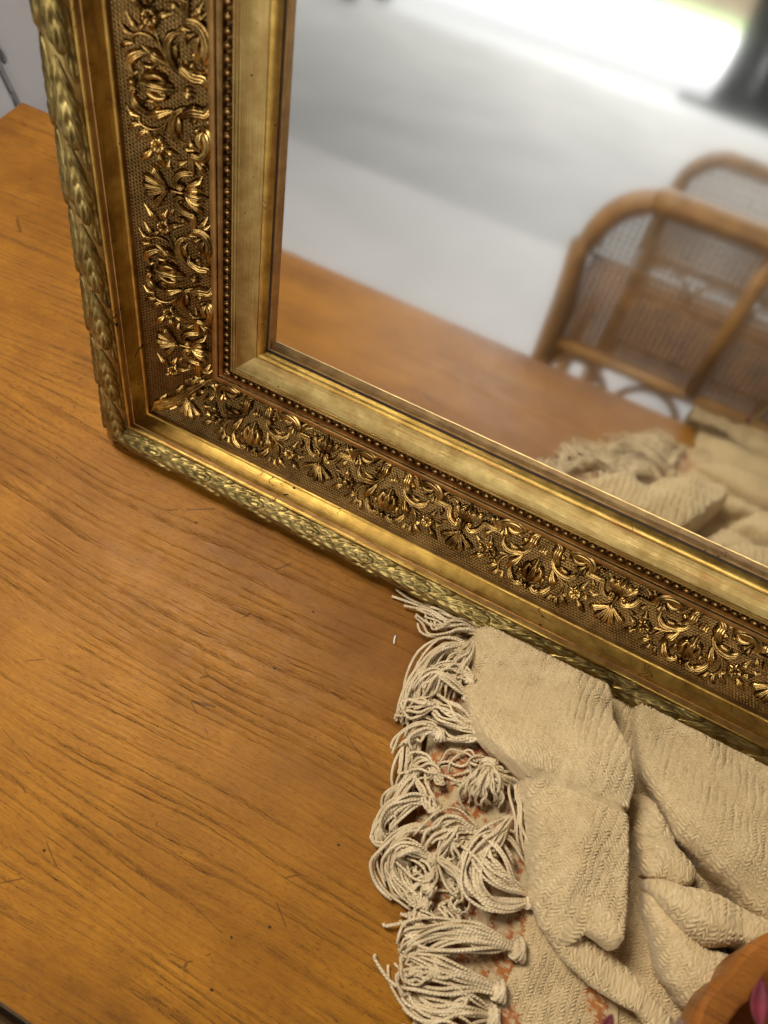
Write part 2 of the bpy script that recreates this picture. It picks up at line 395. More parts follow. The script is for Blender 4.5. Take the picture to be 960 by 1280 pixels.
slab("table_top", TX0, TX1, TY0, TY1, -0.032, 0.0, tb, M_TABLE)
b = MB(); b.box((TX0+.08, TY0+.06, -.13), (TX1-.08, TY0+.085, -.033)); b.box((TX0+.08, TY1-.085, -.13), (TX1-.08, TY1-.06, -.033))
b.box((TX0+.08, TY0+.086, -.13), (TX0+.105, TY1-.086, -.033)); b.box((TX1-.105, TY0+.086, -.13), (TX1-.08, TY1-.086, -.033))
obj("apron", b.mesh("apron", smooth=False), tb, M_TABLE)
for x in (TX0+.09, TX1-.09):
    for y in (TY0+.07, TY1-.07):
        b = MB(); b.tube([(x, y, -.033), (x, y, -.2), (x, y, -.45), (x, y, FZ)], [.042, .04, .03, .022], 12); obj("leg", b.mesh("leg", sharp=50), tb, M_TABLE)
tag(tb, "old honey brown wooden table with dark open grain under the gilt mirror", "table")

bn = empty("wooden_bench", (0, 0, 0))
for i in range(3):
    slab("plank", -0.35, 0.42, -0.485-0.105*i-0.1+0.1, -0.385-0.105*i, -0.33, -0.30, bn, M_BENCH)
for x in (-0.28, 0.35):
    for y in (-0.42, -0.66):
        b = MB(); b.tube([(x, y, -.331), (x, y, FZ)], [.022, .018], 8); obj("leg", b.mesh("leg", sharp=50), bn, M_BENCH)
tag(bn, "grey brown plank bench just below the table's front edge", "bench")

# cable on the wall behind the table corner
b = MB(); b.tube(spline([(-0.95, .433, .75), (-0.561, .433, 0.047), (-0.553, .433, 0.008), (-0.546, .433, -0.036), (-0.539, .433, -0.080), (-0.538, .433, -0.115), (-0.518, .433, -.7)], 40), .0026, 8)
o = obj("power_cable", b.mesh("power_cable"), None, M_CABLE); tag(o, "thin dark cable hanging down the grey wall behind the table corner", "cable")

# ------------------------------------------------------------------ the mirror
LEAN = (0.0, 0.199368, 0.979925); NORM = (0.0, -0.979925, 0.199368)
MW, MH = 1.16, 1.66
mir = empty("gilt_mirror")
mir.matrix_world = Matrix(((1, 0, 0, 0), (0, LEAN[1], NORM[1], 0), (0, LEAN[2], NORM[2], 0.0015), (0, 0, 0, 1)))
tag(mir, "large gilt framed mirror with scroll relief leaning on the wooden table", "mirror")

# profile of the moulding: (s inward from the outside edge, d towards the viewer, material slot)
def arc(c, r, a0, a1, n): return [(c[0]+r*math.cos(math.radians(a)), c[1]+r*math.sin(math.radians(a))) for a in np.linspace(a0, a1, n)]
GC, GR = (0.0148, 0.0085), 0.0132      # axis and radius of the leaf torus
prof = []
def seg(pts, m): prof.append((pts, m))
seg([(0.0160, -0.0780), (0.0015, 0.0)], 5)
seg([(0.0015, 0.0)] + arc(GC, GR, 205, 20, 15) + [(0.0288, 0.0105)], 1)
seg([(0.0288, 0.0105)] + arc((0.0302, 0.0130), 0.0019, 220, -10, 8), 0)                       # thin bead on the crest
seg([(0.0321, 0.0127), (0.0325, 0.0095), (0.0333, 0.0093)] , 4)
seg([(0.0333, 0.0093)] + [(0.0333+0.0030*t**1.9, 0.0093-0.0138*t) for t in np.linspace(0.08, 1, 8)], 0)   # hollow
seg([(0.0363, -0.0045)] + arc((0.0368, -0.0062), 0.0018, 95, -35, 6), 0)
seg([(0.0383, -0.0072), (0.0384, -0.0098)], 4)
seg([(0.0384, -0.0098), (0.0965, -0.0290)], 2)                                                 # ground of the relief band
seg([(0.0965, -0.0290), (0.0966, -0.0255), (0.0975, -0.0249), (0.1012, -0.0249), (0.1018, -0.0256)], 4)
seg([(0.1018, -0.0256), (0.1021, -0.0272), (0.1026, -0.0274), (0.1062, -0.0272), (0.1068, -0.0280), (0.1080, -0.0300), (0.1140, -0.0300), (0.1150, -0.0262)], 3)
seg([(0.1150, -0.0262), (0.1155, -0.0250), (0.1166, -0.0250), (0.1168, -0.0258), (0.1178, -0.0256), (0.1190, -0.0256), (0.1192, -0.0266), (0.1200, -0.0266)], 1)
seg([(0.1200, -0.0266), (0.1230, -0.0292), (0.1270, -0.0316), (0.1315, -0.0334), (0.1345, -0.0340), (0.1347, -0.0347)], 1)
seg([(0.1347, -0.0347)] + [(0.1347+0.0058*math.sin(t), -0.0347-0.0066*(1-math.cos(t))) for t in np.linspace(0.15, 1.35, 8)], 0)
seg([(0.14035, -0.03985), (0.1404, -0.0420), (0.1409, -0.0423)], 5)
seg([(0.1409, -0.0423), (0.1416, -0.0419), (0.1423, -0.0425), (0.1426, -0.0500)], 4)
PROFILE_MATS = [M_GOLD, M_GOLDP, M_BRONZE, M_BEAD, M_REDDISH, simple("dark_rebate", (0.05, 0.025, 0.010), 0.7, 0.3, 90)]

def side_point(side, t, s, d):
    if side == 0: return (t, s, d)                 # bottom rail
    if side == 1: return (s, t, d)                 # left stile
    if side == 2: return (t, MH-s, d)              # top rail
    return (MW-s, t, d)                            # right stile
def build_side(name, side, length):
    V, F, UV, MI = [], [], [], []; n = 0; arcl = 0.0; K = 40
    for pts, mi in prof:
        for i, (s, dd) in enumerate(pts):
            if i: arcl += math.hypot(s-pts[i-1][0], dd-pts[i-1][1])
            for k in range(K+1):
                t = s + (length-2*s)*k/K
                V.append(side_point(side, t, s, dd)); UV.append((t + side*3.1, arcl + side*0.7))
        for i in range(len(pts)-1):
            for k in range(K):
                q = (n+i*(K+1)+k, n+i*(K+1)+k+1, n+(i+1)*(K+1)+k+1, n+(i+1)*(K+1)+k)
                F.append(q if side in (0, 3) else q[::-1]); MI.append(mi)
        n += len(pts)*(K+1)
    me = mesh(name, V, F, UV, True, 38, PROFILE_MATS, MI)
    return obj(name, me, mir)
rail = build_side("rail", 0, MW); stile = build_side("stile", 1, MH); build_side("rail", 2, MW); build_side("stile", 3, MH)
GT = 0.0036   # the pane sits a hair askew in its rebate
b = MB(); b.add([(x, y, -0.0476+GT*(y-0.14)-dz) for dz in (0.004, 0) for x, y in ((.12, .12), (MW-.12, .12), (MW-.12, MH-.12), (.12, MH-.12))],
                [(3, 2, 1, 0), (4, 5, 6, 7), (0, 1, 5, 4), (1, 2, 6, 5), (2, 3, 7, 6), (3, 0, 4, 7)])
obj("glass", b.mesh("glass", smooth=False), mir, M_GLASS)
b = MB(); b.box((0.03, 0.03, -0.0770), (MW-0.03, MH-0.03, -0.0640)); obj("backboard", b.mesh("backboard", smooth=False), mir, M_BENCH)

# frames of the relief band: x along the side, y across the band, z out of it
E0, E1 = (0.0384, -0.0098), (0.0965, -0.0290)
BL = math.hypot(E1[0]-E0[0], E1[1]-E0[1]); ES, ED = (E1[0]-E0[0])/BL, (E1[1]-E0[1])/BL
def band_matrix(side, t, flip):
    if side == 0: X, Y, O = (1, 0, 0), (0, ES, ED), (t, E0[0], E0[1])
    else: X, Y, O = (0, 1, 0), (ES, 0, ED), (E0[0], t, E0[1])
    Zv = Vector((0, -ED, ES)) if side == 0 else Vector((-ED, 0, ES))
    X = Vector(X)*(-1 if flip else 1); Y = Vector(Y)
    return Matrix(((X[0], Y[0], Zv[0], O[0]), (X[1], Y[1], Zv[1], O[1]), (X[2], Y[2], Zv[2], O[2]), (0, 0, 0, 1)))

def ribbon(mb, pts, wid, hgt, n=18, shape='round', m=9, lift=0.0, ribs=0):
    """a tapering strip of relief along pts (mm); wid/hgt given at the points (mm)"""
    P = spline(np.asarray(pts, float), n); tt = np.linspace(0, 1, n)
    wid = [max(q_, 1.25)*1.55 for q_ in wid]; hgt = [q_*1.08 for q_ in hgt]
    Wd = np.interp(tt, np.linspace(0, 1, len(wid)), wid); Hh = np.interp(tt, np.linspace(0, 1, len(hgt)), hgt)
    T = np.gradient(P, axis=0); T /= np.linalg.norm(T, axis=1)[:, None]+1e-9
    Nn = np.stack([-T[:, 1], T[:, 0]], 1); js = np.linspace(-1, 1, m); V = []
    for i in range(n):
        wv = Wd[i]/2
        if ribs: wv *= 1+0.10*math.sin(tt[i]*math.pi*2*ribs)
        for j in js:
            e = math.sqrt(max(0, 1-abs(j)**2.4))
            if shape == 'round': z = e
            elif shape == 'leaf': z = e*(0.72+0.28*min(1, abs(abs(j)-0.0)*3.0))-0.10*(1-min(1, abs(j)*4))
            elif shape == 'strap': z = e*(0.62+0.38*abs(math.sin(math.pi*j*1.0))**0.8) if abs(j) < 0.98 else 0
            elif shape == 'fluted': z = e*(0.68+0.32*abs(math.cos(math.pi*1.5*j)))
            z = z*Hh[i]
            if ribs: z *= 1+0.05*math.sin(tt[i]*math.pi*2*ribs + 2.5*abs(j))
            V.append(((P[i, 0]+Nn[i, 0]*wv*j)*1e-3, (P[i, 1]+Nn[i, 1]*wv*j)*1e-3, (z-0.4+lift)*1e-3))
    F = [(i*m+j, (i+1)*m+j, (i+1)*m+j+1, i*m+j+1) for i in range(n-1) for j in range(m-1)]
    mb.add(V, F)
def ball(mb, c, r, h): mb.blob((c[0]*1e-3, c[1]*1e-3, h*0.35*1e-3), (r*1e-3, r*1e-3, h*0.65*1e-3))

HU = 68.6
def p_scroll():
    b = MB()
    ribbon(b, [(21, 54.5), (22, 57.5), (26.5, 60.0), (32, 60.2), (37.9, 57.6), (41, 53), (40.6, 47.6)], [2, 6.5, 8, 7, 6, 5, 4.2], [1.5, 5, 6, 6, 5.4, 4.6, 4.0], 24, 'fluted', 11)
    ribbon(b, [(22, 56.5), (25, 53.5), (29, 52.6), (33, 54.2), (35, 56)], [1.2, 3.4, 4, 3, 1], [2, 4.2, 4.8, 4.5, 3], 14, 'leaf')
    ribbon(b, [(20.5, 53.8), (23, 51.2), (26.5, 50.2)], [1, 2.6, .6], [1.5, 3.0, 1.2], 8, 'round', 7)
    return b
def p_strap():
    b = MB()
    ribbon(b, [(38.6, 47.4), (43, 47.0), (49, 47.0), (53.4, 47.2)], [4.4, 4.4, 4.4, 4.4], [3.6, 3.6, 3.6, 3.6], 8, 'strap', 13)
    ribbon(b, [(52.6, 48.0), (53.2, 44), (54.6, 40.0), (57.5, 36.6), (61.8, 34.9), (65.0, 37.2), (64.6, 40.2), (62.2, 40.4)], [4.0, 4.2, 4.2, 4.0, 3.8, 3.2, 2.6, 1.8], [3.6, 3.8, 4.0, 4.2, 4.2, 4.0, 4.0, 3.6], 26, 'strap', 13)
    ball(b, (62.6, 39.4), 1.9, 5.0)
    return b
def p_hook():
    b = MB()
    ribbon(b, [(3.4, 60.4), (7, 60.0), (10.6, 57.2), (10.6, 52), (11.8, 47), (15, 43), (18.4, 42.6)], [1.5, 4.5, 6.4, 6.6, 5.6, 4.2, 1.0], [2, 4, 5, 5.4, 5, 4, 1.6], 22, 'leaf', 11, ribs=4)
    ribbon(b, [(13, 57.8), (16.5, 60), (20, 60.6)], [1, 3, .6], [2, 3.4, 1], 8, 'leaf')
    ribbon(b, [(14.5, 52), (17, 49.5), (18.4, 46.5)], [.8, 3.4, .6], [2, 3.6, 1], 8, 'leaf')
    return b
def p_stem():
    b = MB()
    ribbon(b, [(9.6, 49), (10.4, 43.5), (14.0, 38.2), (20.3, 35.2), (27.2, 34.8), (32.2, 38.6), (33.6, 44)], [1.6, 2.6, 3.2, 4.2, 4.8, 3.6, .6], [2, 3.6, 4.4, 4.6, 4.2, 3.2, 1.2], 24, 'leaf', 11)
    ribbon(b, [(16, 38.6), (20, 39.8), (25, 39.4), (28.6, 41.6)], [.8, 2.8, 3.0, .6], [1.6, 3.4, 3.4, 1.0], 12, 'leaf')
    ribbon(b, [(11.5, 40.5), (16.5, 34.6), (22.5, 30.6), (31, 27.6)], [1.4, 1.9, 1.8, 1.4], [2.4, 3.0, 2.8, 2.0], 16, 'round', 7)
    ribbon(b, [(18, 34.2), (24, 32.4), (30.5, 32.2)], [1.0, 1.7, .5], [2.2, 2.6, 1.0], 10, 'round', 7)
    return b
def p_drop():
    b = MB(); ribbon(b, [(13.2, 37), (15.2, 31), (17.8, 25.2), (21.6, 17.2)], [1.2, 4.0, 6.0, .8], [2, 4, 4.6, 1.4], 16, 'leaf', 11, ribs=2); return b
def p_calyx():
    b = MB()
    ribbon(b, [(18.2, 22.5), (17.6, 17.5), (14, 11.6), (9, 8.9), (4.6, 11.4), (6.2, 14.2)], [.8, 4.2, 5.0, 4.2, 3.0, 1.0], [1.6, 4.0, 4.6, 4.2, 3.8, 2.4], 22, 'leaf', 11, ribs=3)
    ribbon(b, [(12.5, 16), (10.5, 19.5), (10.6, 23.5), (12.6, 27)], [.8, 2.6, 2.6, .6], [1.6, 3.4, 3.2, 1.2], 12, 'round', 7)
    return b
def p_flower():
    b = MB(); c = (38.4, 24.2)
    for k in range(5):
        a = math.radians(20+72*k); ribbon(b, [(c[0]+1.2*math.cos(a), c[1]+1.2*math.sin(a)), (c[0]+3.9*math.cos(a), c[1]+3.9*math.sin(a)), (c[0]+6.8*math.cos(a), c[1]+6.8*math.sin(a))], [2.0, 5.6, 3.4], [3.6, 4.6, 2.4], 8, 'leaf', 9)
    ball(b, c, 1.9, 6.2)
    return b
def p_spray():
    b = MB(); c = (38.4, 24.2)
    ribbon(b, [(40.5, 28.5), (41.5, 33), (43.4, 39.6)], [1.5, 4.2, .6], [2.4, 4, 1.2], 10, 'leaf', 9)
    ribbon(b, [(43.8, 24.4), (48, 25.4), (52.6, 27.8)], [1.5, 4.0, .6], [2.4, 3.8, 1.2], 10, 'leaf', 9)
    ribbon(b, [(42, 20), (46.6, 16.2), (53.0, 10.6)], [1.5, 4.8, .6], [2.4, 4.2, 1.2], 10, 'leaf', 9)
    ribbon(b, [(34, 20.4), (31, 17.6), (27.6, 17.2)], [1.2, 3.0, .6], [2, 3.2, 1], 8, 'leaf', 9)
    return b
def p_lily():
    b = MB()
    for s in (-1, 1):
        ribbon(b, [(s*1.4, 17), (s*4.8, 20.5), (s*6.8, 26), (s*5.6, 31.4), (s*2.9, 31.6), (s*3.4, 28.2)], [2.2, 4.6, 4.4, 3.2, 2.6, 1.4], [3, 5.2, 6.0, 5.6, 5.4, 4.4], 22, 'round', 9)
        ribbon(b, [(s*1.2, 25), (s*2.8, 31), (s*2.2, 36.8)], [2.4, 3.8, .8], [4.6, 6.0, 3.0], 10, 'leaf', 9)
        ribbon(b, [(s*.6, 44.4), (s*2.4, 46.6), (s*3.2, 49.8)], [1.2, 2.8, .7], [3, 4, 2], 8, 'leaf', 9)
        ribbon(b, [(s*2.2, 11), (s*5.2, 8.2), (s*8.4, 7.4)], [1.4, 2.4, .6], [3, 3, 1.2], 8, 'round', 7)
    ribbon(b, [(0, 16), (0, 23), (0, 31), (0, 39)], [3.6, 5.4, 4.6, .8], [4.5, 6.6, 6.6, 3.0], 14, 'leaf', 11)
    ribbon(b, [(0, 43), (0, 47), (0, 51.8)], [1.2, 3.0, .8], [3, 4.2, 2], 8, 'leaf', 9)
    ball(b, (0, 10.6), 2.9, 6.0)
    return b
def p_palmette():
    b = MB()
    for s in (-1, 1):
        ribbon(b, [(s*1.2, 28.6), (s*6.4, 24.4), (s*12.2, 20.0), (s*12.8, 17.8)], [1.6, 3.6, 5.4, 2.6], [3, 4.2, 4.4, 2.6], 14, 'strap', 11)
        ribbon(b, [(s*.8, 28), (s*3.2, 21.5), (s*5.6, 14.2), (s*5.2, 12.2)], [1.6, 3.6, 5.0, 2.4], [3, 4.4, 4.6, 2.6], 14, 'strap', 11)
    ribbon(b, [(0, 28), (0, 20), (0, 13), (0, 10.6)], [1.6, 3.2, 4.2, 2.0], [3.2, 4.8, 5.0, 2.8], 14, 'strap', 11)
    ball(b, (0, 29.4), 2.2, 5.2)
    return b
def p_fleur():
    b = MB()
    for s in (-1, 1):
        ribbon(b, [(s*1.0, 42.5), (s*4.0, 46.4), (s*5.0, 51.6), (s*3.6, 55.2)], [1.6, 4.2, 4.2, .8], [3, 5.0, 5.0, 2.2], 12, 'leaf', 9)
        ribbon(b, [(s*2.4, 42.0), (s*7.4, 46.6), (s*11.0, 52.4), (s*15.0, 54.2)], [1.4, 3.4, 3.6, .7], [2.6, 4.2, 3.8, 1.2], 14, 'leaf', 9, ribs=2)
    ribbon(b, [(0, 40.0), (0, 46), (0, 52), (0, 58.6)], [2.0, 4.6, 4.6, .8], [3.4, 6.0, 6.0, 2.4], 14, 'leaf', 11)
    ribbon(b, [(0, 30), (0, 35), (0, 40.5)], [1.8, 2.4, 2.2], [3.0, 3.8, 3.6], 8, 'round', 7)
    return b
def p_tendril():
    b = MB()
    ribbon(b, [(23, 30.5), (27.5, 25), (28.6, 18), (25.6, 12.4), (21.6, 12.8)], [1.2, 1.8, 2.0, 1.8, 1.2], [2.2, 2.8, 2.8, 2.6, 2.2], 18, 'round', 7)
    ribbon(b, [(28.4, 18), (32.6, 13.6), (38.6, 9.0)], [1.0, 3.4, .6], [2.2, 3.4, 1.0], 9, 'leaf', 9)
    ribbon(b, [(26.8, 14), (28, 8.6), (32.4, 4.6)], [1.0, 3.4, .6], [2.2, 3.4, 1.0], 9, 'leaf', 9)
    ribbon(b, [(22, 12.6), (21, 7.6), (17.6, 4.0)], [1.0, 3.2, .6], [2.2, 3.2, 1.0], 9, 'leaf', 9)
    return b
def p_sprig():
    b = MB()
    ribbon(b, [(44.6, 50), (48, 54.6), (53.6, 57.6)], [1.0, 3.6, .6], [2.2, 3.6, 1.0], 9, 'leaf', 9)
    ribbon(b, [(43.6, 51), (44.6, 56), (48.2, 60)], [1.0, 2.8, .6], [2.2, 3.0, 1.0], 9, 'leaf', 9)
    ribbon(b, [(45, 44), (47.6, 39.4), (47.4, 34.4)], [1.0, 3.4, .6], [2.2, 3.4, 1.0], 9, 'leaf', 9)
    ribbon(b, [(54.6, 33), (51.4, 31), (47.6, 31.4)], [1.0, 2.8, .6], [2.2, 3.0, 1.0], 9, 'leaf', 9)
    ribbon(b, [(35.4, 52), (32.6, 47.8), (28.0, 46.0)], [1.0, 3.4, .6], [3, 4.2, 1.2], 9, 'leaf', 9)
    ribbon(b, [(36.4, 49.2), (36.6, 44.4), (34.4, 40.6)], [.8, 2.8, .6], [2.4, 3.4, 1.0], 9, 'leaf', 9)
    return b
HALF = [("tendril", p_tendril), ("sprig", p_sprig), ("scroll", p_scroll), ("strapwork", p_strap), ("acanthus_leaf", p_hook), ("stem", p_stem), ("drop_leaf", p_drop), ("calyx_leaf", p_calyx), ("blossom", p_flower), ("leaf_spray", p_spray)]
half_me = [(n, f().mesh(n)) for n, f in HALF]
for _, me in half_me: me.materials.append(M_ORN)
lily_me = p_lily().mesh("lily"); palm_me = p_palmette().mesh("palmette"); fleur_me = p_fleur().mesh("fleuron")
for me in (lily_me, palm_me, fleur_me): me.materials.append(M_ORN)
def relief(side, parent, lilies, palms, tmin):
    for t in lilies:
        if t < MH: obj("lily", lily_me, parent).matrix_local = band_matrix(side, t, False)
        for flip in (False, True):
            if flip and t - HU*1e-3 < tmin: pass
            for n, me in half_me:
                obj(n, me, parent).matrix_local = band_matrix(side, t, flip)
    for t in palms:
        obj("palmette", palm_me, parent).matrix_local = band_matrix(side, t, False)
        obj("fleuron", fleur_me, parent).matrix_local = band_matrix(side, t, False)
P2 = HU*2e-3
for n, me in half_me:      # what the mitre leaves of the next repeat on the stile
    if n in ("strapwork", "blossom", "leaf_spray", "sprig"): obj(n, me, stile).matrix_local = band_matrix(1, 0.1940-P2, False)
relief(0, rail, [0.1450+P2*k for k in range(6)], [0.1450-HU*1e-3+P2*k for k in range(7)], 0)
relief(1, stile, [0.1940+P2*k for k in range(4)], [0.1940-HU*1e-3+P2*k for k in range(5)], 0)

# stippled ground of the band: tiny pyramids, too small to pick apart
def stipple(side, t0, t1):
    pitch = 0.0027; V, F = [], []; n = 0; rows = int(BL/pitch*1.15)
    for r in range(rows):
        y = (r+0.5)*BL/rows
        k0 = int(t0/pitch); k1 = int(t1/pitch)
        for k in range(k0, k1):
            t = (k+0.5*(r % 2))*pitch
            if t < E0[0]+y*ES+0.001: continue
            hh = 0.0011*rng.uniform(0.75, 1.2); a = 0.00116; c = 0.00042
            for (dx, dy) in ((-a, 0), (0, -a*0.85), (a, 0), (0, a*0.85)): V.append((t+dx, y+dy, 0.00002))
            for (dx, dy) in ((-c, 0), (0, -c), (c, 0), (0, c)): V.append((t+dx, y+dy, hh))
            F += [(n+4, n+5, n+6, n+7)] + [(n+i, n+(i+1) % 4, n+4+(i+1) % 4, n+4+i) for i in range(4)]; n += 8
    me = mesh("stippled_ground", V, F, smooth=False, mats=[M_BRONZE, M_TIP], mat_idx=[1 if i % 5 == 0 else 0 for i in range(len(F))])
    o = obj("stippled_ground", me, rail if side == 0 else stile)
    o.matrix_local = band_matrix(side, 0, False); o["kind"] = "stuff"
stipple(0, 0.03, 0.95); stipple(1, 0.03, 0.62)

# leaf over the mitre of the relief band
b = MB()
ribbon(b, [(0, 0), (14, 1.6), (34, -1.2), (56, 0.8), (82, 0)], [1.5, 9, 7.0, 7, 1], [2.5, 5.4, 5.6, 5.0, 2.0], 28, 'leaf', 13, ribs=6)
for x, s in ((16, 1), (18, -1), (38, 1), (40, -1), (58, 1), (60, -1)):
    ribbon(b, [(x, s*1.5), (x+5, s*5.4), (x+12, s*7.2)], [1.5, 4.2, .7], [3, 4.4, 1.4], 9, 'leaf', 9)
cl = obj("corner_leaf", b.mesh("corner_leaf"), rail, M_ORN)
q = math.sqrt(0.5); Xd = Vector((ES, ES, ED)).normalized(); Yd = Vector((-q, q, 0)); Zd = Xd.cross(Yd)
cl.matrix_local = Matrix(((Xd[0], Yd[0], Zd[0], E0[0]+.001), (Xd[1], Yd[1], Zd[1], E0[0]+.001), (Xd[2], Yd[2], Zd[2], E0[1]+.0012), (0, 0, 0, 1)))

# bead string
bb = MB(); bb.blob((0, 0, 0), (0.0032, 0.0029, 0.0029), 12, 8); bead_me = bb.mesh("bead"); bead_me.materials.append(M_BEAD)
k = 0
for side, par, t1 in ((0, rail, 0.80), (1, stile, 0.54)):
    t = 0.1125
    while t < t1:
        o = obj("bead", bead_me, par); o.location = side_point(side, t, 0.1110, -0.0272); o.scale = (rng.uniform(.95, 1.04),)*3; t += 0.0077

# leaf garland over the outer torus
def torus_leaf(phi0, phi_dir, L, wmax, hmax, nrib, seed):
    """pinnate leaf wrapped on the torus: runs along +t, phi drifts by phi_dir (rad)"""
    r_ = np.random.default_rng(seed); n, m = 30, 13; V = []
    for i in range(n):
        a = i/(n-1); wv = wmax*math.sin(math.pi*min(1, a*0.93+0.07))**0.65*(1-0.35*a)
        for j in np.linspace(-1, 1, m):
            ph_rib = (a*nrib - abs(j)*1.5) % 1.0
            lob = 0.80+0.20*math.sin(math.pi*ph_rib)
            y = j*wv*(lob if abs(j) > 0.5 else 1)
            h = hmax*(0.30+0.70*a**0.6 if a < .9 else (0.30+.70*.94)*(1-(a-.9)*6))*math.sqrt(max(0, 1-abs(j)**3))
            h *= 0.22+0.78*math.sin(math.pi*ph_rib)**0.5
            if abs(j) < 0.1: h *= 0.25
            x = a*L + abs(j)*wv*1.15
            phi = phi0 + phi_dir*a + y/GR
            rr = GR + h - 0.0004
            V.append((x, GC[0]+rr*math.cos(phi), GC[1]+rr*math.sin(phi)))
    F = [(i*m+j, i*m+j+1, (i+1)*m+j+1, (i+1)*m+j) for i in range(n-1) for j in range(m-1)]
    return mesh("garland_leaf", V, F)
R_ = math.radians
leaf_kinds = [torus_leaf(R_(76), R_(-24), 0.058, 0.0112, 0.0042, 5, 1), torus_leaf(R_(118), R_(20), 0.058, 0.0108, 0.0036, 5, 3),
              torus_leaf(R_(38), R_(-12), 0.048, 0.0074, 0.0030, 4, 4), torus_leaf(R_(156), R_(10), 0.050, 0.0078, 0.0020, 4, 5)]
for me in leaf_kinds: me.materials.append(M_LEAF)
GM1 = Matrix(((0, 1, 0, 0), (1, 0, 0, 0), (0, 0, 1, 0), (0, 0, 0, 1)))
def garland(side, par, t0, t1):
    t = t0; i = 0
    offs = (0.0, 0.010, 0.030, 0.036)
    while t < t1:
        for kx, me in enumerate(leaf_kinds):
            dt = offs[kx] + rng.uniform(-.0015, .0015)
            Mx = Matrix.Translation((t+dt, 0, 0))
            if side == 1: Mx = GM1 @ Matrix.Translation((t+dt+0.05, 0, 0)) @ Matrix.Diagonal((-1, 1, 1, 1))
            obj("garland_leaf", me, par).matrix_local = Mx
        t += 0.0560; i += 1
garland(0, rail, 0.012, 0.88); garland(1, stile, 0.016, 0.56)

# ------------------------------------------------------------------ the throw
def seg_dist(X, Y, P, val):
    """distance of grid points to polyline P and values interpolated along it"""
    best = np.full(X.shape, 1e9); out = [np.zeros(X.shape) for _ in val]; sgn = np.zeros(X.shape)
    for i in range(len(P)-1):
        a, b_ = P[i], P[i+1]; dx, dy = b_[0]-a[0], b_[1]-a[1]; L2 = dx*dx+dy*dy
        t = np.clip(((X-a[0])*dx+(Y-a[1])*dy)/L2, 0, 1)
        qx, qy = a[0]+t*dx, a[1]+t*dy; dd = np.hypot(X-qx, Y-qy); m = dd < best
        best = np.where(m, dd, best); sgn = np.where(m, np.sign(dx*(Y-a[1])-dy*(X-a[0])), sgn)
        for k, v in enumerate(val): out[k] = np.where(m, v[i]+t*(v[i+1]-v[i]), out[k])
    return best, sgn, out
def vnoise(X, Y, s, seed):
    r_ = np.random.default_rng(seed); g = r_.uniform(-1, 1, (64, 64))
    x, y = X*s+20, Y*s+20; i, j = np.floor(x).astype(int), np.floor(y).astype(int); fx, fy = x-i, y-j
    fx = fx*fx*(3-2*fx); fy = fy*fy*(3-2*fy); i %= 63; j %= 63
    return (g[i, j]*(1-fx)+g[i+1, j]*fx)*(1-fy)+(g[i, j+1]*(1-fx)+g[i+1, j+1]*fx)*fy

# the folded layers: outlines as (px, py, height m) read at that height, with the radius of their rolled edge
PLATES = [
    ([(676, 1130, .03), (690, 1172, .034), (715, 1200, .036), (752, 1232, .036), (806, 1258, .034), (840, 1300, .03), (850, 1290, .02), (814, 1240, .026), (790, 1212, .024), (765, 1190, .022), (735, 1172, .02), (712, 1160, .022)], .010),
    ([(800, 900, .026), (816, 962, .036), (838, 1000, .044), (868, 1040, .050), (910, 1090, .054), (963, 1148, .056), (1040, 1230, .056), (1250, 1200, .05), (1250, 850, .045), (960, 780, .036), (800, 850, .026)], .0095),
    ([(803, 988, .034), (824, 1012, .037), (852, 1050, .039), (884, 1096, .040), (850, 1100, .037), (815, 1086, .036), (801, 1040, .035)], .0085),
    ([(820, 1094, .044), (850, 1098, .056), (890, 1110, .060), (930, 1128, .060), (990, 1165, .054), (990, 1230, .044), (935, 1180, .050), (890, 1181, .052), (856, 1159, .048), (832, 1124, .046)], .0095),
    ([(814, 1112, .034), (830, 1116, .038), (852, 1156, .044), (892, 1190, .046), (960, 1215, .042), (960, 1320, .04), (875, 1268, .042), (850, 1232, .042), (828, 1182, .040), (813, 1142, .036)], .0100),
    ([(660, 1330, .02), (760, 1320, .03), (900, 1340, .04), (1000, 1400, .04), (900, 1440, .03), (700, 1440, .02)], .012),
    # the near sheet: flap and broad panel in one, its right edge a crisp fold
    ([(592, 780, .018), (586, 865, .026), (597, 915, .038), (618, 947, .050), (650, 955, .058), (660, 968, .048), (657, 1000, .040), (656, 1050, .038), (664, 1110, .036), (678, 1158, .030), (700, 1186, .022), (722, 1172, .034), (744, 1158, .054), (772, 1172, .062), (791, 1187, .060),
      (797, 1150, .066), (796, 1050, .072), (796, 968, .076), (789, 930, .074), (776, 900, .066), (770, 860, .052), (740, 810, .036), (690, 780, .028), (630, 750, .020)], .0075),
]
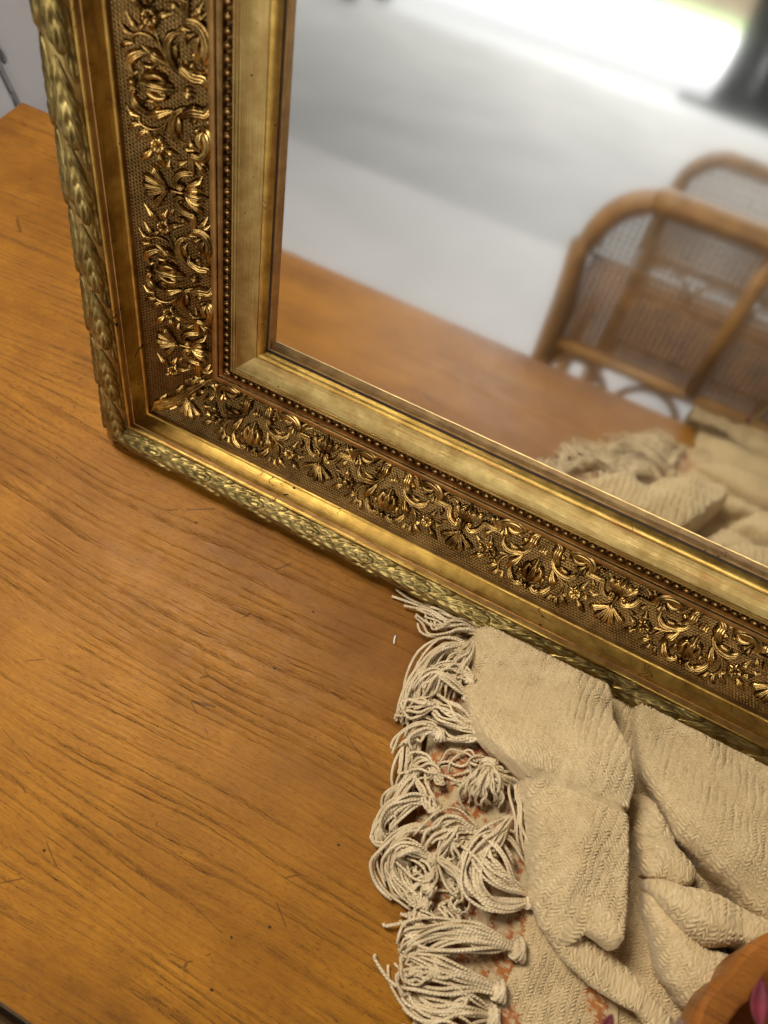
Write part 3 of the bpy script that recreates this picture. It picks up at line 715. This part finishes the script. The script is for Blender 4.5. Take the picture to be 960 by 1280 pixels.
def plate_field(X, Y, poly):
    P = np.array([at(x, y, h)[:2] for x, y, h in poly]); H = np.array([p[2] for p in poly]); n = len(P)
    best = np.full(X.shape, 1e9); inside = np.zeros(X.shape, bool); nx = np.zeros(X.shape); ny = np.zeros(X.shape)
    ws = np.zeros(X.shape); hs = np.zeros(X.shape)
    for i in range(n):
        a, b_ = P[i], P[(i+1) % n]; dx, dy = b_-a; t = np.clip(((X-a[0])*dx+(Y-a[1])*dy)/(dx*dx+dy*dy), 0, 1)
        qx, qy = a[0]+t*dx, a[1]+t*dy; dd = np.hypot(X-qx, Y-qy); m = dd < best
        best = np.where(m, dd, best); nx = np.where(m, qx-X, nx); ny = np.where(m, qy-Y, ny)
        hh = H[i]+t*(H[(i+1) % n]-H[i]); w_ = 1/(dd+0.012)**2.2; ws += w_; hs += w_*hh
        c = ((a[1] > Y) != (b_[1] > Y)); xc = a[0]+(Y-a[1])*dx/(dy if abs(dy) > 1e-12 else 1e-12); inside ^= c & (X < xc)
    return inside, best, hs/ws, nx/(best+1e-6), ny/(best+1e-6)
LEFT = np.array([at(x, y, h)[:2] for x, y, h in [(610, 760, .016), (592, 792, .018), (583, 868, .018), (598, 920, .02), (620, 950, .02), (648, 960, .02), (653, 985, .016), (656, 1010, .016), (664, 1100, .012), (655, 1180, .010), (632, 1240, .010), (612, 1290, .01), (600, 1350, .01), (610, 1430, .01)]])
YT, YB = -0.012, -0.425
NR, NC = 760, 860
yy = np.linspace(YT, YB, NR); order = np.argsort(LEFT[:, 1]); 
# the left hem as x(y); it is monotone enough in y for a drape read row by row
ys = LEFT[:, 1].copy(); 
hemx = np.interp(yy, ys[::-1], LEFT[::-1, 0])
ker = np.ones(9)/9; hemx = np.convolve(np.pad(hemx, 4, 'edge'), ker, 'valid')
hemx = hemx + 0.0010*np.sin(yy*160)
XR = 0.84
u01 = np.linspace(0, 1, NC)
GX = hemx[:, None] + (XR-hemx[:, None])*u01[None, :]; GY = np.repeat(yy[:, None], NC, 1)
HZ = 0.009 + 0.003*vnoise(GX, GY, 30, 3)
LXX = np.zeros_like(GX); LYY = np.zeros_like(GX)
WX = GX+0.0036*vnoise(GX, GY, 30, 31)+0.0010*vnoise(GX, GY, 90, 32); WY = GY+0.0036*vnoise(GX, GY, 30, 33)+0.0010*vnoise(GX, GY, 90, 34)
for poly, rad in PLATES:
    ins, dd, hv, nx, ny = plate_field(WX, WY, poly)
    dd = np.where(ins, dd, 0); t = np.clip(dd/(rad*0.78), 0, 1); e = np.sqrt(1-(1-t)**2)
    dome = np.clip(dd/0.042, 0, 1); dome = 0.70+0.30*np.sin(dome*math.pi/2)
    zz = np.where(ins, 0.010+(hv*1.10-0.010)*e*dome, 0); up = zz > HZ+0.0005
    out = 0.0068*e*np.clip(1-dd/(rad*2.4), 0, 1)
    LXX = np.where(up & ins, nx*out, LXX); LYY = np.where(up & ins, ny*out, LYY)
    HZ = np.where(up, zz, HZ)
HZ += 0.0030*vnoise(GX, GY, 24, 5) + 0.0016*vnoise(GX, GY, 60, 8)
for pts_, wd_, dp_ in (([(640, 940), (700, 950), (780, 955)], .016, -.007), ([(600, 835), (680, 850), (750, 885)], .014, .008), ([(655, 985), (690, 1000), (740, 1004)], .012, .003), ([(690, 985), (700, 1060), (690, 1130)], .012, .0022), ([(760, 990), (752, 1070), (770, 1140)], .012, .002),
                       ([(850, 930), (910, 1005), (970, 1075)], .010, .005), ([(900, 915), (960, 985)], .008, .004), ([(870, 1120), (925, 1150)], .006, .004), ([(600, 810), (640, 900)], .006, .003)):
    dd, sg, _ = seg_dist(WX, WY, [at(x, y, .045)[:2] for x, y in pts_], ()); HZ -= dp_*np.exp(-(dd/wd_)**2)
HZ = np.maximum(HZ, 0.006)
edge = np.clip((GX-hemx[:, None])/0.007, 0, 1); HZ = 0.006 + (HZ-0.006)*np.sqrt(1-(1-edge)**2*0.9)
# where the cloth meets the frame it ducks under the rail's leaves
near = np.clip((GY+0.012)/(-0.028), 0, 1); HZ = np.minimum(HZ, 0.012+0.06*near)
near2 = np.clip((-0.41-GY)/0.014, 0, 1)
def soft(A, n=5):
    for _ in range(n):
        A = np.pad(A, 1, 'edge'); A = (A[:-2, 1:-1]+A[2:, 1:-1]+A[1:-1, :-2]+A[1:-1, 2:]+2*A[1:-1, 1:-1])/6
    return A
LXX, LYY = soft(LXX, 6)*near, soft(LYY, 6)*near; HZ = soft(HZ, 5)
P3 = np.stack([GX+LXX, GY+LYY, HZ], 2)
# threads: arc lengths give even weave on the slopes
du = np.concatenate([np.zeros((NR, 1)), np.cumsum(np.linalg.norm(np.diff(P3, axis=1), axis=2), 1)], 1)
dv = np.concatenate([np.zeros((1, NC)), np.cumsum(np.linalg.norm(np.diff(P3, axis=0), axis=2), 0)], 0)
def weave(U, V):
    U = U+0.0016*vnoise(U, V, 60, 11)+0.0009*vnoise(U, V, 230, 13); V = V+0.0008*vnoise(U, V, 70, 12)
    Wc, pv = 0.0033, 0.0027
    c = np.floor(U/Wc); a = (U/Wc) % 1; sgn = np.where(c % 2 == 0, 1.0, -1.0)
    ph = np.abs(np.sin(c*12.9898)*43758.5453) % 1
    r = (V + sgn*(a-0.5)*Wc*0.95)/pv + ph*2
    return np.sin(np.pi*(r % 1))**0.75*(0.66+0.34*np.sin(np.pi*a)**0.6)
def blur1(A, ax, n):
    k = np.ones(n)/n; pad = [(0, 0), (0, 0)]; pad[ax] = (n//2, n//2); A = np.pad(A, pad, 'edge'); c = np.cumsum(np.insert(A, 0, 0, ax), ax)
    return (c[n:] - c[:-n])/n if ax == 0 else (c[:, n:] - c[:, :-n])/n
du, dv = GX*1.12, GY*1.12
WV = weave(du*1.0, dv*1.0)
gu = np.gradient(P3, axis=1); gv = np.gradient(P3, axis=0); NN = np.cross(gv, gu); NN /= np.linalg.norm(NN, axis=2)[:, :, None]+1e-12
str_ = np.maximum(np.linalg.norm(gu, axis=2)/np.median(np.linalg.norm(gu, axis=2)), np.linalg.norm(gv, axis=2)/np.median(np.linalg.norm(gv, axis=2)))
P3 = P3 + NN*((WV-0.4)*0.0030*np.clip(1.7/str_, 0.12, 1)*(0.8+0.4*vnoise(GX, GY, 200, 9)))[:, :, None]
def grid_mesh(name, P, uvu, uvv):
    nr, nc = P.shape[:2]; me = bpy.data.meshes.new(name)
    idx = np.arange(nr*nc).reshape(nr, nc)
    q = np.stack([idx[:-1, :-1], idx[1:, :-1], idx[1:, 1:], idx[:-1, 1:]], 2).reshape(-1, 4)
    me.vertices.add(nr*nc); me.vertices.foreach_set("co", P.reshape(-1).astype(np.float32))
    me.loops.add(q.size); me.loops.foreach_set("vertex_index", q.ravel().astype(np.int32))
    me.polygons.add(len(q)); me.polygons.foreach_set("loop_start", (np.arange(len(q))*4).astype(np.int32))
    me.update(calc_edges=True); me.validate()
    l = me.uv_layers.new(name="UVMap"); uvw = np.stack([uvu.ravel(), uvv.ravel()], 1)[q.ravel()]
    l.data.foreach_set("uv", uvw.ravel().astype(np.float32)); me.shade_smooth(); return me
thr = empty("throw_blanket", (0.6, -0.2, 0)); thr.location = (0, 0, 0)
tag(thr, "crumpled cream woven throw with knotted fringe lying below the mirror", "throw")
cl_me = grid_mesh("cloth", P3, du, dv)
at_ = cl_me.attributes.new("thread", 'FLOAT', 'POINT'); at_.data.foreach_set("value", WV.ravel().astype(np.float32))  # weave height, low values get the gap shade put into the colour
obj("cloth", cl_me, thr, M_CLOTH)
# the part that hangs over the table's front edge
na, nbk = 220, 60
xs = np.linspace(0.53, XR, na); s_ = np.linspace(0, 1, nbk)
hx = np.repeat(xs[None, :], nbk, 0); S2 = np.repeat(s_[:, None], na, 1)
wav = 0.006*vnoise(hx, S2*0.2, 26, 53)
hz = 0.020 + 0.007*vnoise(hx, S2*0.3, 30, 51)+0.004*vnoise(hx, S2*0.3, 75, 52) - np.clip(S2-0.35, 0, 1)**1.2*0.32
hy = -0.385 - 0.055*np.sin(np.clip(S2/0.6, 0, 1)*math.pi/2) + wav*np.clip(S2, 0.15, 1)
HP = np.stack([hx, hy, hz], 2)
obj("overhang", grid_mesh("overhang", HP, hx, S2*0.3), thr, M_CLOTH)

# lower layer with the rust coloured motif, showing between the tassels
lp = [(575, 770), (545, 850), (535, 915), (528, 985), (512, 1060), (530, 1120), (520, 1190), (515, 1260), (520, 1330)]
Lx = np.array([at(x, y, .006)[:2] for x, y in lp]); nr, nc = 300, 150
ya = np.linspace(Lx[0, 1], -0.33, nr); xl = np.interp(ya, Lx[::-1, 1], Lx[::-1, 0])
GX2 = xl[:, None] + np.linspace(0, 0.15, nc)[None, :]; GY2 = np.repeat(ya[:, None], nc, 1)
Z2 = 0.0045 + 0.004*np.clip((GX2-xl[:, None])/0.02, 0, 1) + 0.0018*vnoise(GX2, GY2, 45, 21)
Z2 = np.maximum(Z2, 0.002); P4 = np.stack([GX2, GY2, Z2], 2); P4[:, :, 2] += (weave(GX2, GY2)-0.4)*0.0012
obj("patterned_border", grid_mesh("patterned_border", P4, GX2, GY2), thr, M_MOTIF)

# tassels
YR = 0.00126
def tassel(path, n=14, spread=0.010, knot=True, kr=0.0075, wild=1.0, s0=0.0015, hl=0.008):
    """path: (px, py, height); strands leave the knot and wander apart along it"""
    Q = np.array([at(x, y, h) for x, y, h in path]); mb = MB()
    for i in range(n):
        m = 22; P = spline(Q + rng.normal(0, 1, Q.shape)*np.array([.0030, .0030, .0012])*np.linspace(0.15, 1, len(Q))[:, None]*wild, m); t = np.linspace(0, 1, m)
        lat = rng.normal(0, 1); ver = abs(rng.normal(0, 1)); end = rng.uniform(0.72, 1.06)
        T = np.gradient(P, axis=0); T /= np.linalg.norm(T, axis=1)[:, None]+1e-9
        side = np.stack([-T[:, 1], T[:, 0], np.zeros(m)], 1)
        grow = s0 + spread*np.minimum(1, t*1.6)**0.9
        ph, fr = rng.uniform(0, 6.28), rng.uniform(3, 8)
        P = P + side*(lat*grow*0.55 + wild*0.0026*np.sin(fr*t*2+ph)*t**0.5)[:, None]
        P[:, 2] += ver*hl*0.35*np.sin(np.pi*np.clip(t*1.05, 0, 1)) + 0.0012*np.sin(fr*1.7*t+ph*2)
        P = spline(P[:: 3], 24)[: max(8, int(24*min(1, end)))]
        P[:, 2] = np.maximum(P[:, 2], 0.0012)
        mb.tube(P, YR*rng.uniform(0.72, 1.10), 5)
    ta = obj("tassel", mb.mesh("tassel"), thr, M_YARN)
    if knot:
        kb = MB(); c = Q[0]; dr = Q[1]-Q[0]; dr /= np.linalg.norm(dr); sd = np.cross(dr, (0, 0, 1)); sd /= np.linalg.norm(sd); up = np.cross(sd, dr)
        for kk in range(5):
            a = np.linspace(0, 2*np.pi, 15); off = (kk-2)*0.0017; rr = kr*(0.62-0.05*(kk-2)**2)
            tl = 0.55*math.sin(kk*1.7)
            P = c[None, :] + dr*(off+0.001*np.sin(a+kk))[:, None] + sd*(rr*np.cos(a))[:, None] + up*(rr*np.sin(a)*0.9)[:, None] + dr*(tl*rr*np.cos(a)*0.6)[:, None]
            P[:, 2] = np.maximum(P[:, 2], 0.0012); kb.tube(P, 0.00135, 6)
        kb.blob(c, (kr*0.5,)*3, 8, 6)
        obj("knot", kb.mesh("knot"), ta, M_YARN)
    return ta
T_ = tassel
# upper tassels by the frame
T_([(600, 792, .014), (570, 778, .012), (540, 768, .008), (492, 742, .003)], 10, .006, False)
T_([(600, 790, .014), (575, 782, .014), (545, 785, .010), (533, 768, .004)], 10, .006, False)
T_([(590, 800, .016), (580, 822, .020), (560, 845, .016), (556, 880, .010)], 12, .012, False)
T_([(592, 815, .016), (560, 806, .018), (530, 835, .012), (514, 885, .004), (512, 905, .004)], 14, .008, False)
T_([(588, 850, .018), (562, 835, .020), (540, 860, .014), (520, 880, .006)], 14, .012)
T_([(586, 872, .018), (560, 850, .022), (535, 838, .014), (518, 872, .006), (508, 925, .003)], 14, .010)
T_([(597, 912, .020), (575, 902, .022), (548, 885, .016), (522, 872, .006)], 16, .010)
T_([(600, 922, .020), (580, 925, .016), (556, 922, .012), (530, 905, .006), (510, 930, .003)], 12, .010, False)
for x2, y2, n_ in ((585, 1000, 8), (603, 1010, 9), (622, 1008, 9), (640, 992, 8)):
    T_([(612, 956, .026), ((612+x2)/2, 972, .030), (x2, y2-14, .022), (x2, y2, .012)], n_, .005, x2 == 603, .011)
T_([(640, 962, .022), (645, 1000, .020), (652, 1040, .018), (660, 1085, .014)], 6, .003, False)
# left border tassels of the lower layer
T_([(527, 905, .008), (512, 940, .008), (503, 975, .004), (512, 1000, .003)], 12, .008)
T_([(520, 962, .008), (500, 985, .012), (484, 1010, .006), (495, 1030, .003)], 14, .009)
T_([(545, 1005, .012), (515, 1000, .016), (485, 1020, .010), (482, 1050, .004), (520, 1042, .006)], 16, .009, False)
T_([(540, 1075, .014), (515, 1062, .016), (495, 1068, .008), (508, 1090, .004), (525, 1088, .006)], 14, .010)
T_([(540, 1040, .016), (510, 1035, .014), (486, 1060, .006), (480, 1085, .003), (492, 1112, .003), (522, 1128, .008)], 12, .006, False)
T_([(532, 1130, .010), (515, 1118, .008), (500, 1090, .004), (488, 1060, .003)], 9, .006)
T_([(545, 1072, .014), (565, 1085, .020), (585, 1105, .018), (598, 1115, .014)], 10, .008, False)
T_([(600, 1040, .018), (570, 1030, .022), (545, 1045, .018), (530, 1070, .012)], 14, .010, False)
T_([(640, 1020, .018), (622, 1040, .024), (600, 1062, .020), (580, 1100, .014), (578, 1120, .010)], 12, .010, False)
# hem tassels lying to the left
T_([(662, 1126, .016), (630, 1132, .022), (595, 1115, .022), (590, 1070, .022), (622, 1048, .022), (652, 1080, .016)], 18, .008)
T_([(660, 1118, .016), (635, 1105, .026), (610, 1078, .026), (590, 1050, .018), (560, 1042, .012)], 14, .010, False)
T_([(648, 1186, .017), (600, 1168, .026), (550, 1166, .020), (515, 1178, .008), (505, 1196, .003)], 20, .009, True, .012)
T_([(640, 1180, .017), (590, 1178, .022), (540, 1160, .014), (508, 1148, .005)], 10, .009, False)
T_([(624, 1238, .015), (580, 1222, .022), (540, 1215, .016), (510, 1200, .005), (505, 1180, .003)], 20, .010, True, .011)
T_([(616, 1270, .013), (575, 1262, .020), (540, 1262, .014), (516, 1240, .005), (506, 1210, .003)], 18, .010, True, .010)
T_([(606, 1300, .013), (570, 1288, .020), (540, 1290, .014), (512, 1270, .005)], 16, .010, True, .010)
T_([(520, 1140, .008), (512, 1150, .006), (503, 1142, .003)], 8, .006, False)
T_([(600, 1350, .013), (565, 1330, .018), (530, 1325, .012), (505, 1300, .004)], 14, .010, True, .010)

# loose ends crossing the fringe
for k in range(14):
    y0_ = 815+k*33+rng.uniform(-8, 8); x0_ = rng.uniform(535, 600) if y0_ < 930 else rng.uniform(525, 620)
    a = rng.uniform(1.9, 4.4); pts_ = []
    for q in range(5):
        pts_.append((x0_, y0_, .018-.003*q + .004*(q == 1))); x0_ += 17*math.cos(a); y0_ += 17*math.sin(a)*0.9; a += rng.uniform(-.9, .9); x0_ = max(x0_, 512)
    T_(pts_, 7, .010, k % 3 == 0, .0075, 1.5)

# white scrap of thread on the table
b = MB(); p0 = at(493, 800, 0.001); b.tube(spline([p0+(-.001, .004, 0), p0, p0+(.0012, -.003, .0004)], 8), .0008, 5)
o = obj("thread_scrap", b.mesh("thread_scrap"), None, M_WHITE); tag(o, "tiny white thread scrap on bare table beside the fringe", "thread")

# ------------------------------------------------------------------ carved bowl and dried flowers, nearest the lens
BC = at(1054, 1386, 0.10)
def lobed(r, z, k=96, amp=1.0):
    out = []
    for i in range(k):
        a = 2*math.pi*i/k; rr = r*(1+0.075*amp*abs(math.sin(3.0*(a-0.62)))**0.7 - 0.03 + amp*rng.normal(0, 0.006))
        out.append((rr*math.cos(a), rr*math.sin(a), z))
    return out
BS = 0.72
rings = [(0.055, -0.105, .2), (0.085, -0.09, .5), (0.105, -0.05, 1), (0.118, -0.004, 1), (0.118, 0.001, 1), (0.115, 0.004, 1), (0.098, 0.001, 1), (0.094, -0.002, 1), (0.088, -0.02, 1), (0.070, -0.055, .6), (0.0, -0.07, 0)]
V, F = [], []; K = 96
for r, z, am in rings: V += lobed(max(r*BS, 1e-4), z*0.9, K, am)
for i in range(len(rings)-1):
    for j in range(K): F.append((i*K+j, i*K+(j+1) % K, (i+1)*K+(j+1) % K, (i+1)*K+j))
F.append(tuple(range(K))[::-1])
bw = obj("wooden_bowl", mesh("wooden_bowl", V, F, sharp=45), None, M_BOWL); bw.location = (BC[0], BC[1], 0.100)
tag(bw, "lobed carved brown wooden bowl blurred at the lower right corner", "bowl")
fl = empty("dried_flowers", (BC[0], BC[1], 0.13)); 
def petal(px, py, h, L, wd, ang, mat, name="petal"):
    c = at(px, py, h) - np.array(fl.location); n, m = 9, 5; V = []; L *= 0.62; wd *= 0.6
    for i in range(n):
        a = i/(n-1); ww = wd*math.sin(math.pi*min(1, a*.96+.04))**.8
        for j in np.linspace(-1, 1, m):
            V.append((a*L*math.cos(ang)-j*ww*math.sin(ang)+c[0], a*L*math.sin(ang)+j*ww*math.cos(ang)+c[1], c[2]+.012*a*a+.5*ww*j*j))
    Fq = [(i*m+j, i*m+j+1, (i+1)*m+j+1, (i+1)*m+j) for i in range(n-1) for j in range(m-1)]
    o = obj(name, mesh(name, V, Fq), fl, mat); s = o.modifiers.new("thick", 'SOLIDIFY'); s.thickness = 0.0006
    return o
for a in [(950, 1284, .17, .036, .0085, 2.05, M_PINK), (756, 1296, .10, .020, .006, 1.9, M_PINK), (848, 1298, .14, .018, .008, 2.3, M_PALE)]:
    petal(*a)
b = MB(); Lc = np.array(fl.location)
for (x, y, h) in ((950, 1284, .17), (756, 1296, .10), (848, 1298, .14)):
    b.tube(spline([at(x, y, h)-Lc, at((x+960)/2, y+40, .15)-Lc, at(960, 1370, .11)-Lc], 10), .0012, 5)
obj("stem", b.mesh("stem"), fl, M_STEM)
tag(fl, "few magenta dried petals on stems at the bottom edge before the bowl", "dried flowers")

# ------------------------------------------------------------------ rattan chairs (seen in the glass)
def rattan_chair(loc, wid, ztop, zcane, zpan, face, label, mesh_step):
    e = empty("rattan_chair", loc); z0 = loc[2]; R = 0.10
    zt = ztop - z0; hc = zcane - z0; hp = zpan - z0; D = 0.50
    def back(x, z): return (x, face*0.06*(zt-z)/0.5, z)
    b = MB(); pts = [back(0, 0), back(0, hp), back(-.01, hc), back(.0, zt-R)]
    pts += [back(R-R*math.cos(t), zt-R+R*math.sin(t)) for t in np.linspace(0.2, math.pi/2, 7)]
    pts += [back(wid-R+R*math.sin(t), zt-R+R*math.cos(t)) for t in np.linspace(0, math.pi/2-0.2, 7)]
    pts += [back(wid, zt-R), back(wid+.01, hc), back(wid, hp), back(wid, 0)]
    b.tube(spline(pts, 70), .019, 10); obj("back_frame", b.mesh("back_frame"), e, M_RATTAN)
    b = MB(); b.tube([back(wid*.47, hp), back(wid*.47, zt-.015)], .013, 8); obj("post", b.mesh("post"), e, M_RATTAN)
    for zz in (hp, hp-.10):
        b = MB(); b.tube([back(.0, zz), back(wid, zz)], .012, 8); obj("rail", b.mesh("rail"), e, M_RATTAN)
    # open cane webbing above, dense weave below
    b = MB(); st = mesh_step
    for x in np.arange(.02, wid-.01, st):
        tp = zt - (R-math.sqrt(max(0, R*R-(R-min(x, wid-x, R))**2))) - .012
        b.tube([back(x, hc), back(x, tp)], st*.17, 4)
    for z in np.arange(hc, zt-.02, st):
        ins = 0 if z < zt-R else R-math.sqrt(max(0, R*R-(z-zt+R)**2)); b.tube([back(.012+ins, z), back(wid-.012-ins, z)], st*.17, 4)
    o = obj("cane_panel", b.mesh("cane_panel"), e, M_CANE); o["kind"] = "stuff"
    if hc > hp+.01:
        b = MB()
        for z in np.arange(hp+.006, hc, .0105): b.tube([back(.012, z), back(wid-.012, z)], .0036, 5)
        for x in np.arange(.02, wid-.012, .0105): b.tube([back(x, hp), back(x, hc)], .0034, 5)
        o = obj("woven_panel", b.mesh("woven_panel"), e, M_RATTAND)
    for i in range(4):
        c = wid*(i+.5)/4; b = MB(); b.tube([back(c+wid/8*math.cos(t), hp-.10+.085*math.sin(t)) for t in np.linspace(0, math.pi, 12)], .007, 6); obj("arch", b.mesh("arch"), e, M_RATTAN)
    zs = 0.40
    b = MB(); b.box((.01, min(face*.05, face*(.05+D)), zs-.03), (wid-.01, max(face*.05, face*(.05+D)), zs)); obj("seat", b.mesh("seat", smooth=False), e, M_RATTAND)
    for x in (.02, wid-.02):
        b = MB(); b.tube([(x, face*(D+.03), 0), (x, face*(D+.03), zs+.2)], .017, 8); obj("leg", b.mesh("leg"), e, M_RATTAN)
        b = MB(); b.tube(spline([(x, face*(D+.03), zs+.2), (x, face*.3, zs+.24), back(x, zs+.26)], 12), .016, 8); obj("arm", b.mesh("arm"), e, M_RATTAN)
    tag(e, label, "chair", "rattan chairs reflected in the mirror")
rattan_chair((0.29, -0.68, FZ), 0.56, 0.195, 0.085, -0.085, -1, "nearer rattan chair with cane back standing right beyond the table's edge", .011)
rattan_chair((0.37, -1.55, FZ), 0.60, 0.165, -0.10, -0.11, -1, "farther rattan chair whose rounded cane back shows behind the nearer one", .02)
